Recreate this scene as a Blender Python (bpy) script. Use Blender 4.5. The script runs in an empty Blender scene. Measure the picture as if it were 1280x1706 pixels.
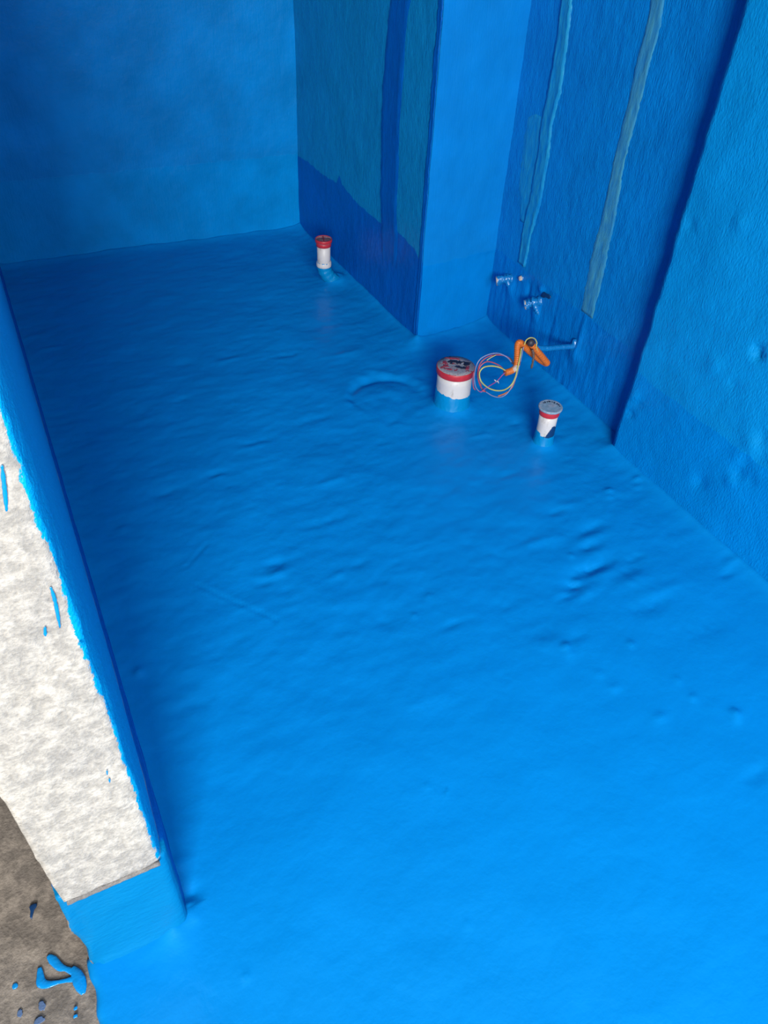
import bpy, bmesh, math, random
from mathutils import Vector, Matrix, noise

# ------------------------------------------------------------------ camera, light, exposure
S = bpy.context.scene
COL = S.collection
CAM_H = 1.4
FPX = 1285.0445
R_RIGHT = Vector((0.8947377732901509, -0.444580270055509, 0.042340294344197345))
R_DOWN = Vector((-0.26975452755392015, -0.6135713827101192, -0.7421338512582172))
R_FWD = Vector((0.35591686095483577, 0.6525937034607084, -0.6689130334292291))
CAM_POS = Vector((0, 0, CAM_H))
cd = bpy.data.cameras.new('camera')
cd.sensor_fit = 'VERTICAL'
cd.sensor_height = 24.0
cd.lens = FPX * 24.0 / 1706.0
cd.clip_start = 0.02
cam = bpy.data.objects.new('camera', cd)
COL.objects.link(cam)
M3 = Matrix((R_RIGHT, -R_DOWN, -R_FWD)).transposed()
cam.matrix_world = Matrix.Translation(CAM_POS) @ M3.to_4x4()
S.camera = cam

w = bpy.data.worlds.new('overcast_sky')
S.world = w
w.use_nodes = True
bg = w.node_tree.nodes['Background']
bg.inputs['Color'].default_value = (0.80, 0.90, 1.0, 1)
bg.inputs['Strength'].default_value = 0.12

def area_light(name, loc, target, sx, sy, energy, color):
    d = bpy.data.lights.new(name, 'AREA')
    d.shape = 'RECTANGLE'; d.size = sx; d.size_y = sy
    d.energy = energy; d.color = color
    o = bpy.data.objects.new(name, d)
    COL.objects.link(o)
    o.location = loc
    o.rotation_euler = (Vector(target) - Vector(loc)).to_track_quat('-Z', 'Y').to_euler()
    return o
# daylight from the big window opening far behind the viewer, and a second opening along the corridor
area_light('window_daylight', (-0.95, -2.8, 2.05), (0.6, 1.4, 0.2), 1.25, 0.95, 235, (1.0, 0.98, 0.95))
area_light('corridor_daylight', (-3.2, -0.15, 1.7), (0.4, 0.3, 0.0), 0.9, 1.1, 16, (0.95, 0.98, 1.0))
area_light('bathroom_window', (0.45, -1.6, 2.25), (0.4, 1.6, 0.2), 0.6, 0.6, 40, (1.0, 1.0, 1.0))

S.view_settings.view_transform = 'Standard'
S.view_settings.look = 'None'
S.view_settings.exposure = 0.36
S.view_settings.gamma = 1.0
S.view_settings.use_curve_mapping = False

# ------------------------------------------------------------------ helpers
def pix_ray(px, py):
    return R_RIGHT * ((px - 640) / FPX) + R_DOWN * ((py - 853) / FPX) + R_FWD
def on_plane(px, py, axis, val):          # point on a real wall or floor plane
    d = pix_ray(px, py)
    return CAM_POS + d * ((val - CAM_POS[axis]) / d[axis])

def nz(x, y, z=0.0):
    return noise.noise(Vector((x, y, z)))

def link_mesh(name, verts, faces, mat, parent=None, smooth=True, loc=None):
    me = bpy.data.meshes.new(name)
    me.from_pydata([tuple(v) for v in verts], [], faces)
    me.update()
    if smooth:
        me.polygons.foreach_set('use_smooth', [True] * len(me.polygons))
    me.materials.append(mat)
    o = bpy.data.objects.new(name, me)
    COL.objects.link(o)
    if parent: o.parent = parent
    if loc is not None: o.location = loc
    return o

def fix_normals(o):
    bm = bmesh.new(); bm.from_mesh(o.data)
    bmesh.ops.recalc_face_normals(bm, faces=bm.faces)
    bm.to_mesh(o.data); bm.free()
    return o

def empty(name, loc, label, cat, group=None):
    o = bpy.data.objects.new(name, None)
    o.empty_display_size = 0.05
    COL.objects.link(o); o.location = loc
    tag(o, label, cat, group)
    return o
def tag(o, label, cat, group=None):
    o['label'] = label; o['category'] = cat
    if group: o['group'] = group
    return o
def struct(o, label=None):
    o['kind'] = 'structure'
    if label: o['label'] = label
    return o

def lathe(name, prof, mat, parent, n=48, loc=None, rfun=None, zfun=None, cap=True):
    """prof: (r, z) from bottom to top; r,z may be altered by angle."""
    V, F = [], []
    for j, (r, z) in enumerate(prof):
        for i in range(n):
            a = 2 * math.pi * i / n
            rr = rfun(r, z, a, j) if rfun else r
            zz = zfun(r, z, a, j) if zfun else z
            V.append((rr * math.cos(a), rr * math.sin(a), zz))
    for j in range(len(prof) - 1):
        for i in range(n):
            k = (i + 1) % n
            F.append((j * n + i, j * n + k, (j + 1) * n + k, (j + 1) * n + i))
    if cap:
        F.append(tuple(range(n - 1, -1, -1)))
        F.append(tuple((len(prof) - 1) * n + i for i in range(n)))
    o = link_mesh(name, V, F, mat, parent, True, loc)
    return o

def smooth_path(pts, sub=6):
    P = [Vector(p) for p in pts]
    out = []
    for i in range(len(P) - 1):
        p0 = P[max(i - 1, 0)]; p1 = P[i]; p2 = P[i + 1]; p3 = P[min(i + 2, len(P) - 1)]
        for s in range(sub):
            t = s / sub
            out.append(0.5 * ((2 * p1) + (p2 - p0) * t + (2 * p0 - 5 * p1 + 4 * p2 - p3) * t * t
                              + (3 * p1 - p0 - 3 * p2 + p3) * t ** 3))
    out.append(P[-1])
    return out

def tube(name, pts, radii, mat, parent, n=12, flat=None, loc=None, rfun=None, capr=True):
    """swept tube along pts; flat = (normal, factor) squashes it onto a surface."""
    V, F = [], []
    up = Vector((0.13, 0.31, 0.94)).normalized()
    m = len(pts)
    prev = None
    for i, p in enumerate(pts):
        t = (pts[min(i + 1, m - 1)] - pts[max(i - 1, 0)])
        t = t.normalized() if t.length > 1e-9 else Vector((0, 0, 1))
        if prev is None:
            a = t.cross(up)
            if a.length < 1e-3: a = t.cross(Vector((1, 0, 0)))
            a.normalize()
        else:
            a = (prev - t * prev.dot(t)).normalized()
        prev = a
        b = t.cross(a)
        r = radii[i] if isinstance(radii, (list, tuple)) else radii
        if rfun: r = rfun(i, r)
        for k in range(n):
            g = 2 * math.pi * k / n
            d = (a * math.cos(g) + b * math.sin(g)) * r
            if flat:
                d = d - flat[0] * d.dot(flat[0]) * (1 - flat[1])
            V.append(p + d)
    for i in range(m - 1):
        for k in range(n):
            l = (k + 1) % n
            F.append((i * n + k, i * n + l, (i + 1) * n + l, (i + 1) * n + k))
    F.append(tuple(range(n - 1, -1, -1)))
    F.append(tuple((m - 1) * n + k for k in range(n)))
    return link_mesh(name, V, F, mat, parent, True, loc)

def lerp_list(vals, count):
    out = []
    for i in range(count):
        t = i / (count - 1) * (len(vals) - 1)
        k = min(int(t), len(vals) - 2)
        out.append(vals[k] * (1 - (t - k)) + vals[k + 1] * (t - k))
    return out

def blob(name, outline, ax, ay, nrm, thick, mat, parent=None, loc=None):
    """a thin drop or flake with a domed top: outline in 2-D, laid along axes ax, ay."""
    c = (sum(p[0] for p in outline) / len(outline), sum(p[1] for p in outline) / len(outline))
    V, F = [], []
    n = len(outline)
    for s, h in ((1.0, -0.15), (1.0, 0.45), (0.8, 0.9), (0.4, 1.0)):
        for x, y in outline:
            V.append(ax * (c[0] + (x - c[0]) * s) + ay * (c[1] + (y - c[1]) * s) + nrm * (thick * h))
    for j in range(3):
        for i in range(n):
            k = (i + 1) % n
            F.append((j * n + i, j * n + k, (j + 1) * n + k, (j + 1) * n + i))
    F.append(tuple(3 * n + i for i in range(n)))
    F.append(tuple(range(n - 1, -1, -1)))
    o = link_mesh(name, V, F, mat, parent, True, loc)
    return fix_normals(o)

def ragged(rx, ry, seed, n=18, rough=0.3):
    rnd = random.Random(seed)
    ph = rnd.random() * 50
    return [(rx * math.cos(a) * (1 + rough * 2 * nz(math.cos(a) * 1.7 + ph, math.sin(a) * 1.7, ph)),
             ry * math.sin(a) * (1 + rough * 2 * nz(math.cos(a) * 1.7 + ph, math.sin(a) * 1.7, ph)))
            for a in [2 * math.pi * i / n for i in range(n)]]

# ------------------------------------------------------------------ materials
class NT:
    def __init__(s, name):
        s.m = bpy.data.materials.new(name); s.m.use_nodes = True
        s.t = s.m.node_tree; s.b = s.t.nodes['Principled BSDF']
        s.geo = s.t.nodes.new('ShaderNodeNewGeometry')
    def n(s, typ, **kw):
        o = s.t.nodes.new(typ)
        for k, v in kw.items(): setattr(o, k, v)
        return o
    def l(s, a, b): s.t.links.new(a, b)
    def pos(s, scale=(1, 1, 1), off=(0, 0, 0)):
        mp = s.n('ShaderNodeMapping'); mp.inputs['Scale'].default_value = scale; mp.inputs['Location'].default_value = off
        s.l(s.geo.outputs['Position'], mp.inputs['Vector']); return mp.outputs[0]
    def opos(s, scale=(1, 1, 1)):
        tc = s.n('ShaderNodeTexCoord')
        mp = s.n('ShaderNodeMapping'); mp.inputs['Scale'].default_value = scale
        s.l(tc.outputs['Object'], mp.inputs['Vector']); return mp.outputs[0]
    def noise(s, vec, scale, detail=3, rough=0.55):
        o = s.n('ShaderNodeTexNoise'); o.inputs['Scale'].default_value = scale
        o.inputs['Detail'].default_value = detail; o.inputs['Roughness'].default_value = rough
        s.l(vec, o.inputs['Vector']); return o.outputs['Fac']
    def ramp(s, fac, stops):
        o = s.n('ShaderNodeValToRGB'); e = o.color_ramp.elements
        while len(e) < len(stops): e.new(0.5)
        for i, (p, c) in enumerate(stops):
            e[i].position = p; e[i].color = (*c, 1) if len(c) == 3 else c
        s.l(fac, o.inputs['Fac']); return o.outputs['Color']
    def math(s, op, a, b=None, clamp=False):
        o = s.n('ShaderNodeMath', operation=op); o.use_clamp = clamp
        for i, v in enumerate((a, b)):
            if v is None: continue
            if isinstance(v, (int, float)): o.inputs[i].default_value = v
            else: s.l(v, o.inputs[i])
        return o.outputs[0]
    def mix(s, fac, a, b):
        o = s.n('ShaderNodeMix', data_type='RGBA')
        if isinstance(fac, (int, float)): o.inputs[0].default_value = fac
        else: s.l(fac, o.inputs[0])
        for i, v in ((6, a), (7, b)):
            if isinstance(v, tuple): o.inputs[i].default_value = (*v, 1)
            else: s.l(v, o.inputs[i])
        return o.outputs[2]
    def fmix(s, fac, a, b):
        o = s.n('ShaderNodeMix', data_type='FLOAT')
        s.l(fac, o.inputs[0])
        for i, v in ((2, a), (3, b)):
            if isinstance(v, (int, float)): o.inputs[i].default_value = v
            else: s.l(v, o.inputs[i])
        return o.outputs[0]
    def xyz(s):
        o = s.n('ShaderNodeSeparateXYZ'); s.l(s.geo.outputs['Position'], o.inputs[0]); return o.outputs
    def bump(s, h, strength, dist=0.01, prev=None):
        o = s.n('ShaderNodeBump'); o.inputs['Strength'].default_value = strength; o.inputs['Distance'].default_value = dist
        s.l(h, o.inputs['Height'])
        if prev is not None: s.l(prev, o.inputs['Normal'])
        return o.outputs[0]
    def done(s, col, rough, normal=None, spec=0.3):
        if isinstance(col, tuple): s.b.inputs['Base Color'].default_value = (*col, 1)
        else: s.l(col, s.b.inputs['Base Color'])
        if isinstance(rough, (int, float)): s.b.inputs['Roughness'].default_value = rough
        else: s.l(rough, s.b.inputs['Roughness'])
        if normal is not None: s.l(normal, s.b.inputs['Normal'])
        s.b.inputs['Specular IOR Level'].default_value = spec
        return s.m

FRESH = (0.000, 0.201, 0.540)       # thick wet second coat
THIN = (0.000, 0.224, 0.532)         # first coat, thinner and duller
CONC = (0.304, 0.284, 0.261)

def paint(name, line=0.315, curve=None, brush=(1, 1, 0.12), bscale=260, bstr=0.35, first=THIN, second=FRESH,
          r1=0.5, r2=0.33, mott=0.12, axis=1, spec=0.2, coat=0.2, coarse=0.25, twocoat=True):
    t = NT(name)
    x = t.xyz()
    var = t.noise(t.pos(), 7, 3)
    fine = t.noise(t.pos(), 90, 2)
    if twocoat:
        edge = t.math('MULTIPLY', t.math('SUBTRACT', t.noise(t.pos(), 28, 4, 0.6), 0.5), 0.022)
        if curve:
            c = t.n('ShaderNodeFloatCurve')
            cu = c.mapping.curves[0]
            lo, hi = curve[0][0], curve[-1][0]
            pts = [((p - lo) / (hi - lo), v) for p, v in curve]
            cu.points[0].location = pts[0]; cu.points[1].location = pts[-1]
            for p in pts[1:-1]: cu.points.new(*p)
            for p in cu.points: p.handle_type = 'VECTOR'
            c.mapping.update()
            t.l(t.math('DIVIDE', t.math('SUBTRACT', x[axis], lo), hi - lo), c.inputs['Value'])
            ln = c.outputs[0]
        else:
            ln = line
        d = t.math('SUBTRACT', t.math('ADD', ln, edge), x[2])
        m = t.math('MULTIPLY', d, 350, True)        # 1 below the line
        base = t.mix(m, first, second)
        rough = t.fmix(m, r1, r2)
    else:
        m = None; base = t.mix(0.0, second, second); rough = r2
    k = t.ramp(var, [(0.3, (1 - mott,) * 3), (0.7, (1 + mott * 0.3,) * 3)])
    mul = t.n('ShaderNodeMix', data_type='RGBA', blend_type='MULTIPLY'); mul.inputs[0].default_value = 1
    t.l(base, mul.inputs[6]); t.l(k, mul.inputs[7])
    h1 = t.noise(t.pos(brush), bscale, 2, 0.5)
    nrm = t.bump(h1, bstr, 0.004)
    h2 = t.noise(t.pos(), 34, 4, 0.6)
    nrm = t.bump(h2, coarse, 0.012, nrm)
    if m is not None: nrm = t.bump(m, 0.15, 0.003, nrm)
    t.b.inputs['Coat Weight'].default_value = coat; t.b.inputs['Coat Roughness'].default_value = 0.10; t.b.inputs['Coat IOR'].default_value = 1.4
    t.l(nrm, t.b.inputs['Coat Normal'])
    return t.done(mul.outputs[2], rough, nrm, spec)

def concrete(name, base, dark, scale=22, bstr=0.5, blue_mask=None, patch=None):
    t = NT(name)
    big = t.noise(t.pos(), scale * 0.28, 5, 0.6)
    mid = t.noise(t.pos(), scale * 3.2, 5, 0.65)
    fin = t.noise(t.pos(), scale * 14, 3, 0.6)
    c = t.mix(t.ramp(mid, [(0.42, (1, 1, 1)), (0.62, (0, 0, 0))]), base, dark)
    c2 = t.n('ShaderNodeMix', data_type='RGBA', blend_type='MULTIPLY'); c2.inputs[0].default_value = 1
    t.l(c, c2.inputs[6]); t.l(t.ramp(big, [(0.25, (0.72, 0.72, 0.74)), (0.7, (1.08, 1.06, 1.03))]), c2.inputs[7])
    c3 = t.n('ShaderNodeMix', data_type='RGBA', blend_type='MULTIPLY'); c3.inputs[0].default_value = 1
    t.l(c2.outputs[2], c3.inputs[6]); t.l(t.ramp(fin, [(0.3, (0.78, 0.78, 0.78)), (0.6, (1.04, 1.04, 1.04))]), c3.inputs[7])
    col = c3.outputs[2]; rough = 0.9
    h = t.math('ADD', mid, t.math('MULTIPLY', fin, 0.5))
    nrm = t.bump(h, bstr, 0.006)
    if blue_mask:
        m = blue_mask(t)
        col = t.mix(m, col, THIN if patch is None else patch); rough = t.fmix(m, 0.9, 0.4)
    return t.done(col, rough, nrm, 0.25)

MAT_FLOOR = paint('blue_floor_coating', twocoat=False, brush=(0.35, 1, 1), bscale=55, bstr=0.05, r2=0.42, coarse=0.10, mott=0.05, spec=0.15, coat=0.10)
MAT_BACK = paint('blue_back_wall_coating', line=0.325, bscale=150, bstr=0.25, first=(0.000, 0.205, 0.547), second=(0.000, 0.224, 0.576), mott=0.18, spec=0.08, coat=0.1)
MAT_DUCT = paint('blue_shaft_side_coating',
                 curve=[(2.1, .300), (2.16, .305), (2.2, .325), (2.3, .335), (2.36, .33), (2.43, .318), (2.55, .318), (2.66, .322), (2.735, .337), (2.78, .345),
                        (2.805, .372), (2.83, .338), (2.95, .325), (3.1, .328), (3.3, .312)],
                 brush=(1, 1, 0.1), bscale=300, bstr=0.5, first=(0.003, 0.238, 0.490), second=(0.000, 0.106, 0.446), r1=0.42)
MAT_COLUMN = paint('blue_shaft_front_coating', line=0.285, bscale=180, bstr=0.15, first=(0.000, 0.182, 0.518), second=(0.000, 0.182, 0.532), coarse=0.08)
MAT_RECESS = paint('blue_recess_wall_coating', line=0.29, brush=(1, 1, 0.22), bscale=240, bstr=0.5, first=(0.000, 0.198, 0.540), second=(0.000, 0.178, 0.540))
MAT_NEAR = paint('blue_right_wall_coating', line=0.28, brush=(1, 1, 0.4), bscale=230, bstr=0.42, first=(0.000, 0.247, 0.576), second=(0.000, 0.218, 0.576), coarse=0.16)
MAT_KERB = paint('blue_kerb_coating', twocoat=False, brush=(1, 1, 0.6), bscale=80, bstr=0.3, r2=0.3)
MAT_DRIP = paint('blue_wet_paint', twocoat=False, bstr=0.05, r2=0.2, spec=0.5)
MAT_PIPE_BLUE = paint('blue_pipe_coating', twocoat=False, second=(0.0, 0.2, 0.45), bscale=120, bstr=0.25, r2=0.28, spec=0.45)
MAT_SMEAR = paint('thin_dusty_blue_smear', twocoat=False, second=(0.075, 0.125, 0.235), bstr=0.2, r2=0.6)
MAT_LUMP = paint('blue_lumpy_coating', twocoat=False, second=(0.003, 0.158, 0.432), bscale=160, bstr=0.6, r2=0.3, spec=0.5)

def strip_paint(name, a, b, edge=0.5, rough=0.5):
    t = NT(name)
    f = t.noise(t.pos((1, 1, 0.25)), 70, 5, 0.65)
    c = t.mix(t.ramp(f, [(0.36, (0, 0, 0)), (0.64, (1, 1, 1))]), a, b)
    return t.done(c, rough, t.bump(f, 0.5, 0.006), 0.25)
MAT_CHASE = strip_paint('thin_blue_over_mesh_tape', (0.020, 0.211, 0.432), (0.053, 0.277, 0.383))
MAT_CHASE2 = strip_paint('thin_blue_over_mortar', (0.000, 0.185, 0.476), (0.013, 0.264, 0.446))
MAT_PATCH = strip_paint('thin_brushed_blue', (0.000, 0.211, 0.504), (0.010, 0.251, 0.460))
MAT_CHASE_DARK = strip_paint('thick_blue_over_mortar', (0.000, 0.092, 0.388), (0.000, 0.106, 0.404), rough=0.35)

def jamb_mask(t):       # blue brushed over the wall edge, ragged towards the bare plaster
    x = t.xyz()
    n1 = t.math('MULTIPLY', t.math('SUBTRACT', t.noise(t.pos((1, 1, 0.6)), 70, 5, 0.75), 0.5), 0.020)
    n2 = t.math('MULTIPLY', t.math('SUBTRACT', t.noise(t.pos((1, 1, 0.5)), 9, 2, 0.5), 0.5), 0.010)
    d = t.math('ADD', t.math('ADD', x[0], 0.0325), t.math('ADD', n1, n2))
    low = t.math('MULTIPLY', t.math('SUBTRACT', x[2], 0.268), 300, True)
    return t.math('MULTIPLY', t.math('MULTIPLY', d, 900, True), low)
MAT_JAMB = concrete('bare_rough_plaster', (0.49, 0.46, 0.405), (0.325, 0.308, 0.275), 15, 0.6, jamb_mask, (0.0, 0.29, 0.57))
def kerb_mask(t):
    x = t.xyz()
    n1 = t.math('MULTIPLY', t.math('SUBTRACT', t.noise(t.pos(), 22, 4, 0.65), 0.5), 0.02)
    return t.math('MULTIPLY', t.math('ADD', t.math('ADD', x[0], 0.1745), n1), 900, True)
def inner_tone(t):  # darker blue past the jamb corner, on the kerb's inner face
    x = t.xyz()
    return t.math('MULTIPLY', t.math('SUBTRACT', x[1], 0.592), 120, True)
MAT_CORRIDOR = concrete('dusty_grey_screed', (0.264, 0.228, 0.191), (0.158, 0.137, 0.117), 11, 0.5)
MAT_GREY = concrete('grey_plaster', (0.277, 0.271, 0.257), (0.231, 0.224, 0.218), 10, 0.3)
MAT_GREY_EDGE = concrete('grey_mortar_edge', (0.238, 0.224, 0.211), (0.178, 0.172, 0.165), 30, 0.6)

def simple(name, col, rough=0.5, spec=0.4, var=0.12, scale=60, bstr=0.1):
    t = NT(name)
    f = t.noise(t.opos(), scale, 4, 0.6)
    c = t.mix(t.ramp(f, [(0.3, (0, 0, 0)), (0.7, (1, 1, 1))]), tuple(v * (1 - var) for v in col), tuple(min(v * (1 + var), 1) for v in col))
    return t.done(c, rough, t.bump(f, bstr, 0.002), spec)
def pvc():
    t = NT('scuffed_white_plastic_pipe')
    f = t.noise(t.opos((1, 1, 0.35)), 75, 5, 0.6)
    g = t.noise(t.opos(), 38, 3, 0.5)
    c = t.mix(t.ramp(f, [(0.58, (0, 0, 0)), (0.74, (1, 1, 1))]), (0.528, 0.508, 0.482), (0.33, 0.304, 0.264))
    c = t.mix(t.ramp(g, [(0.71, (0, 0, 0)), (0.77, (1, 1, 1))]), c, (0.20, 0.18, 0.16))
    return t.done(c, 0.42, t.bump(f, 0.1, 0.002), 0.4)
MAT_PVC = pvc()
def captop(name, a, b, thr):
    t = NT(name)
    f = t.noise(t.opos(), 62, 4, 0.6)
    g = t.noise(t.opos(), 170, 3, 0.6)
    c = t.mix(t.ramp(f, [(thr, (0, 0, 0)), (thr + 0.05, (1, 1, 1))]), a, b)
    k = t.n('ShaderNodeMix', data_type='RGBA', blend_type='MULTIPLY'); k.inputs[0].default_value = 1
    t.l(c, k.inputs[6]); t.l(t.ramp(g, [(0.3, (0.7, 0.7, 0.7)), (0.65, (1.05, 1.05, 1.05))]), k.inputs[7])
    return t.done(k.outputs[2], 0.6, t.bump(f, 0.4, 0.003), 0.3)
MAT_RED = simple('red_plastic', (0.409, 0.023, 0.033), 0.4, 0.4, 0.18, 50)
MAT_RED_DULL = simple('dull_red_plastic', (0.238, 0.03, 0.05), 0.6, 0.3, 0.25, 120)
MAT_CAPTOP = captop('red_cap_crusted_with_mortar', (0.264, 0.264, 0.284), (0.277, 0.04, 0.059), 0.56)
MAT_CAPTOP_PALE = captop('pale_blue_grey_cap', (0.198, 0.304, 0.383), (0.277, 0.33, 0.396), 0.5)
MAT_CAPTOP_RED = captop('dusty_red_cap', (0.26, 0.11, 0.125), (0.30, 0.19, 0.20), 0.5)
MAT_BLACK = simple('dried_dark_smear', (0.008, 0.011, 0.03), 0.6, 0.3)
MAT_NAVY = simple('old_navy_coating_and_hole_shade', (0.003, 0.033, 0.112), 0.45, 0.4)
MAT_ORANGE = simple('orange_conduit_plastic', (0.502, 0.125, 0.017), 0.45, 0.35, 0.15, 90)
MAT_MORTAR = simple('pale_mortar_crust', (0.396, 0.356, 0.33), 0.8, 0.2, 0.2, 120, 0.4)
MAT_YELLOW = simple('yellow_wire_sheath', (0.409, 0.383, 0.106), 0.4, 0.4, 0.12)
MAT_PINK = simple('red_wire_sheath', (0.33, 0.066, 0.092), 0.4, 0.4, 0.15)
MAT_MAUVE = simple('mauve_blue_wire_sheath', (0.172, 0.198, 0.33), 0.4, 0.4, 0.2)
MAT_PURPLE = simple('purple_wire_sheath', (0.185, 0.046, 0.198), 0.4, 0.4, 0.15)
MAT_COPPER = simple('bare_wire_end', (0.396, 0.396, 0.422), 0.3, 0.6)
MAT_TAPE = simple('dark_tape', (0.033, 0.03, 0.04), 0.5, 0.4)
MAT_TAG = simple('brown_tag', (0.106, 0.073, 0.059), 0.6, 0.3)

# ------------------------------------------------------------------ large structure
# plan of the room (metres): inner faces of the walls
BL, BR = Vector((-0.03, 3.285)), Vector((1.247, 3.228))      # back wall
CL, CR = Vector((1.258, 2.133)), Vector((1.574, 2.172))      # front of the pipe shaft
NE, NC = Vector((1.556, 1.338)), Vector((1.505, 1.340))      # step between recess and near wall
NS = Vector((1.505, -1.6))
LX = -0.016                                                  # left wall inner face
YJ = 0.572                                                   # end of the left wall (door jamb)

def cov(d, r=0.026):
    return 0.017 * math.exp(-max(d, 0) / r)

def seg_dist(p, a, b):
    ab = b - a; t = max(0, min(1, (p - a).dot(ab) / ab.dot(ab)))
    return (p - a - ab * t).length
WALL_SEGS = [(BL, BR), (BR, CL), (CL, CR), (CR, NE), (NC, NS), (Vector((LX - .03, YJ)), Vector((LX - .03, 3.3)))]

BUMPS = []   # (x, y, radius_x, radius_y, height, rotation)
def bump_at(px, py, rx, ry, h, rot=0):
    p = on_plane(px, py, 2, 0); BUMPS.append((p.x, p.y, rx, ry, abs(h) if rx <= .016 else h, rot))
for a in [(232, 1120, .011, .011, -.009), (205, 882, .016, .010, -.008), (943, 1078, .011, .010, -.011), (948, 1090, .011, .009, .006),
          (1225, 1188, .010, .009, -.010), (1227, 1198, .010, .008, .006), (715, 992, .006, .006, -.005), (712, 1310, .005, .005, -.005), (742, 1324, .004, .004, -.004),
          (410, 1627, .005, .005, -.005), (1015, 818, .013, .010, -.009), (1016, 828, .012, .008, .006), (460, 938, .024, .012, -.008), (462, 958, .026, .012, .008), (444, 970, .02, .01, -.005),
          (955, 975, .022, .014, -.016), (962, 968, .010, .010, .009), (975, 950, .045, .018, -.010), (1010, 955, .05, .016, .007), (1000, 940, .05, .015, -.008), (950, 992, .03, .008, -.008),
          (1040, 950, .045, .02, -.008), (1060, 965, .045, .02, .006), (980, 985, .04, .015, .007), (930, 850, .035, .012, -.007), (945, 842, .03, .012, .006), (985, 880, .05, .014, -.008), (990, 893, .05, .014, .006),
          (980, 910, .03, .012, -.007), (1000, 918, .03, .012, .005), (1055, 930, .03, .010, -.006), (952, 925, .008, .008, -.008), (890, 905, .08, .012, .005), (840, 1010, .06, .02, -.005), (880, 1030, .06, .02, -.005),
          (900, 1055, .05, .02, -.005), (920, 1070, .04, .02, .004), (960, 1060, .04, .015, -.005), (1052, 1073, .009, .008, -.007), (998, 1122, .012, .008, -.004), (1025, 1145, .014, .008, -.005), (1100, 1195, .02, .01, .004),
          (1155, 1162, .008, .007, -.006), (1130, 1133, .006, .006, -.005), (690, 1025, .007, .006, -.006), (755, 1040, .03, .008, -.005), (640, 1035, .02, .01, -.005), (560, 960, .03, .012, .005), (600, 940, .03, .012, -.005),
          (540, 870, .05, .012, -.006), (430, 735, .04, .012, -.006), (420, 745, .04, .012, .005), (360, 790, .035, .012, -.006), (365, 795, .02, .01, .005), (280, 820, .05, .012, -.005), (305, 665, .03, .016, -.006),
          (520, 700, .05, .012, -.005), (320, 1175, .06, .012, -.003), (575, 590, .05, .012, .005), (480, 590, .04, .012, -.006), (380, 600, .05, .014, .006), (310, 605, .05, .014, -.006), (240, 700, .05, .015, .004),
          (850, 790, .03, .010, -.005), (800, 725, .03, .008, .006), (860, 705, .02, .006, -.005), (560, 800, .06, .012, .004), (620, 1110, .04, .012, -.003), (700, 1170, .06, .02, .004), (1130, 900, .05, .02, .004),
          (1215, 940, .02, .01, .006), (1210, 958, .02, .008, -.006), (1170, 1050, .08, .03, -.005), (1080, 1010, .06, .02, -.006), (1100, 985, .05, .015, .005), (1260, 1290, .03, .012, -.006), (780, 1540, .005, .005, -.004),
          (312, 1492, .020, .014, -.010), (316, 1512, .016, .012, .008), (322, 1530, .014, .010, -.006), (300, 1440, .016, .012, .006),
          (90, 580, .04, .012, .006), (60, 560, .03, .012, .005), (1060, 800, .010, .010, .009), (1062, 812, .012, .008, -.006)]:
    bump_at(*a)
# ring-shaped patched hollow to the left of the big pipe
RING = on_plane(645, 662, 2, 0)
SCR = (on_plane(325, 972, 2, 0), on_plane(462, 1034, 2, 0))
SCR2 = (on_plane(310, 945, 2, 0), on_plane(345, 905, 2, 0))
GRID_B = {}
for b in BUMPS:
    for ix in range(int((b[0] - .2) / .1) - 1, int((b[0] + .2) / .1) + 2):
        for iy in range(int((b[1] - .2) / .1) - 1, int((b[1] + .2) / .1) + 2):
            GRID_B.setdefault((ix, iy), []).append(b)

def floor_h(x, y):
    p = Vector((x, y))
    h = 0.0035 * nz(x * 4.2, y * 4.2, 3.1) + 0.0026 * nz(x * 10, y * 13, 7.7)
    far = min(max((y - 0.5) / 0.6, 0.25), 1)
    h *= 0.45 + 0.55 * far
    h += far * 0.0016 * nz(x * 17, y * 34, 1.3) + far * 0.0009 * nz(x * 44, y * 75, 9.0)
    for b in GRID_B.get((int(x // .1), int(y // .1)), ()):
        q = ((x - b[0]) / b[2]) ** 2 + ((y - b[1]) / b[3]) ** 2
        if q < 9: h += b[4] * 0.62 * math.exp(-q * 0.9) * (1 + 0.5 * nz(x * 60, y * 60, 4))
    dx, dy = x - RING.x, y - RING.y
    rr = math.hypot(dx / 0.115, dy / 0.120) + 0.3 * nz(x * 9, y * 9, 5)
    if rr < 2:
        gate = 0.5 + 0.5 * nz(x * 9, y * 9, 6) if dy < 0 else 1
        h += -0.010 * math.exp(-((rr - 1.0) / 0.14) ** 2) * max(0, (dy + .04) / .14) + 0.006 * max(0, 1 - rr * rr) * (.5 + nz(x * 16, y * 16, 3)) + 0.005 * gate * math.exp(-((rr - 1.15) / 0.2) ** 2) * (0.5 + nz(x * 25, y * 25, 2))
    for s, dep in ((SCR, .0022), (SCR2, .002)):
        d = seg_dist(p, s[0].xy, s[1].xy)
        if d < 0.02: h += -dep * math.exp(-(d / 0.0035) ** 2) + dep * .4 * math.exp(-((d - .009) / 0.004) ** 2)
    for a, b in WALL_SEGS:
        d = seg_dist(p, a, b)
        if d < 0.12: h += cov(d)
    for cx, cy, r in ((1.172, 1.738, .056), (1.327, 1.450, .029), (1.185, 2.70, .030)):
        d = math.hypot(x - cx, y - cy) - r
        if d < .15: h += 0.016 * math.exp(-max(d, 0) / .017)
    return h

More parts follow.
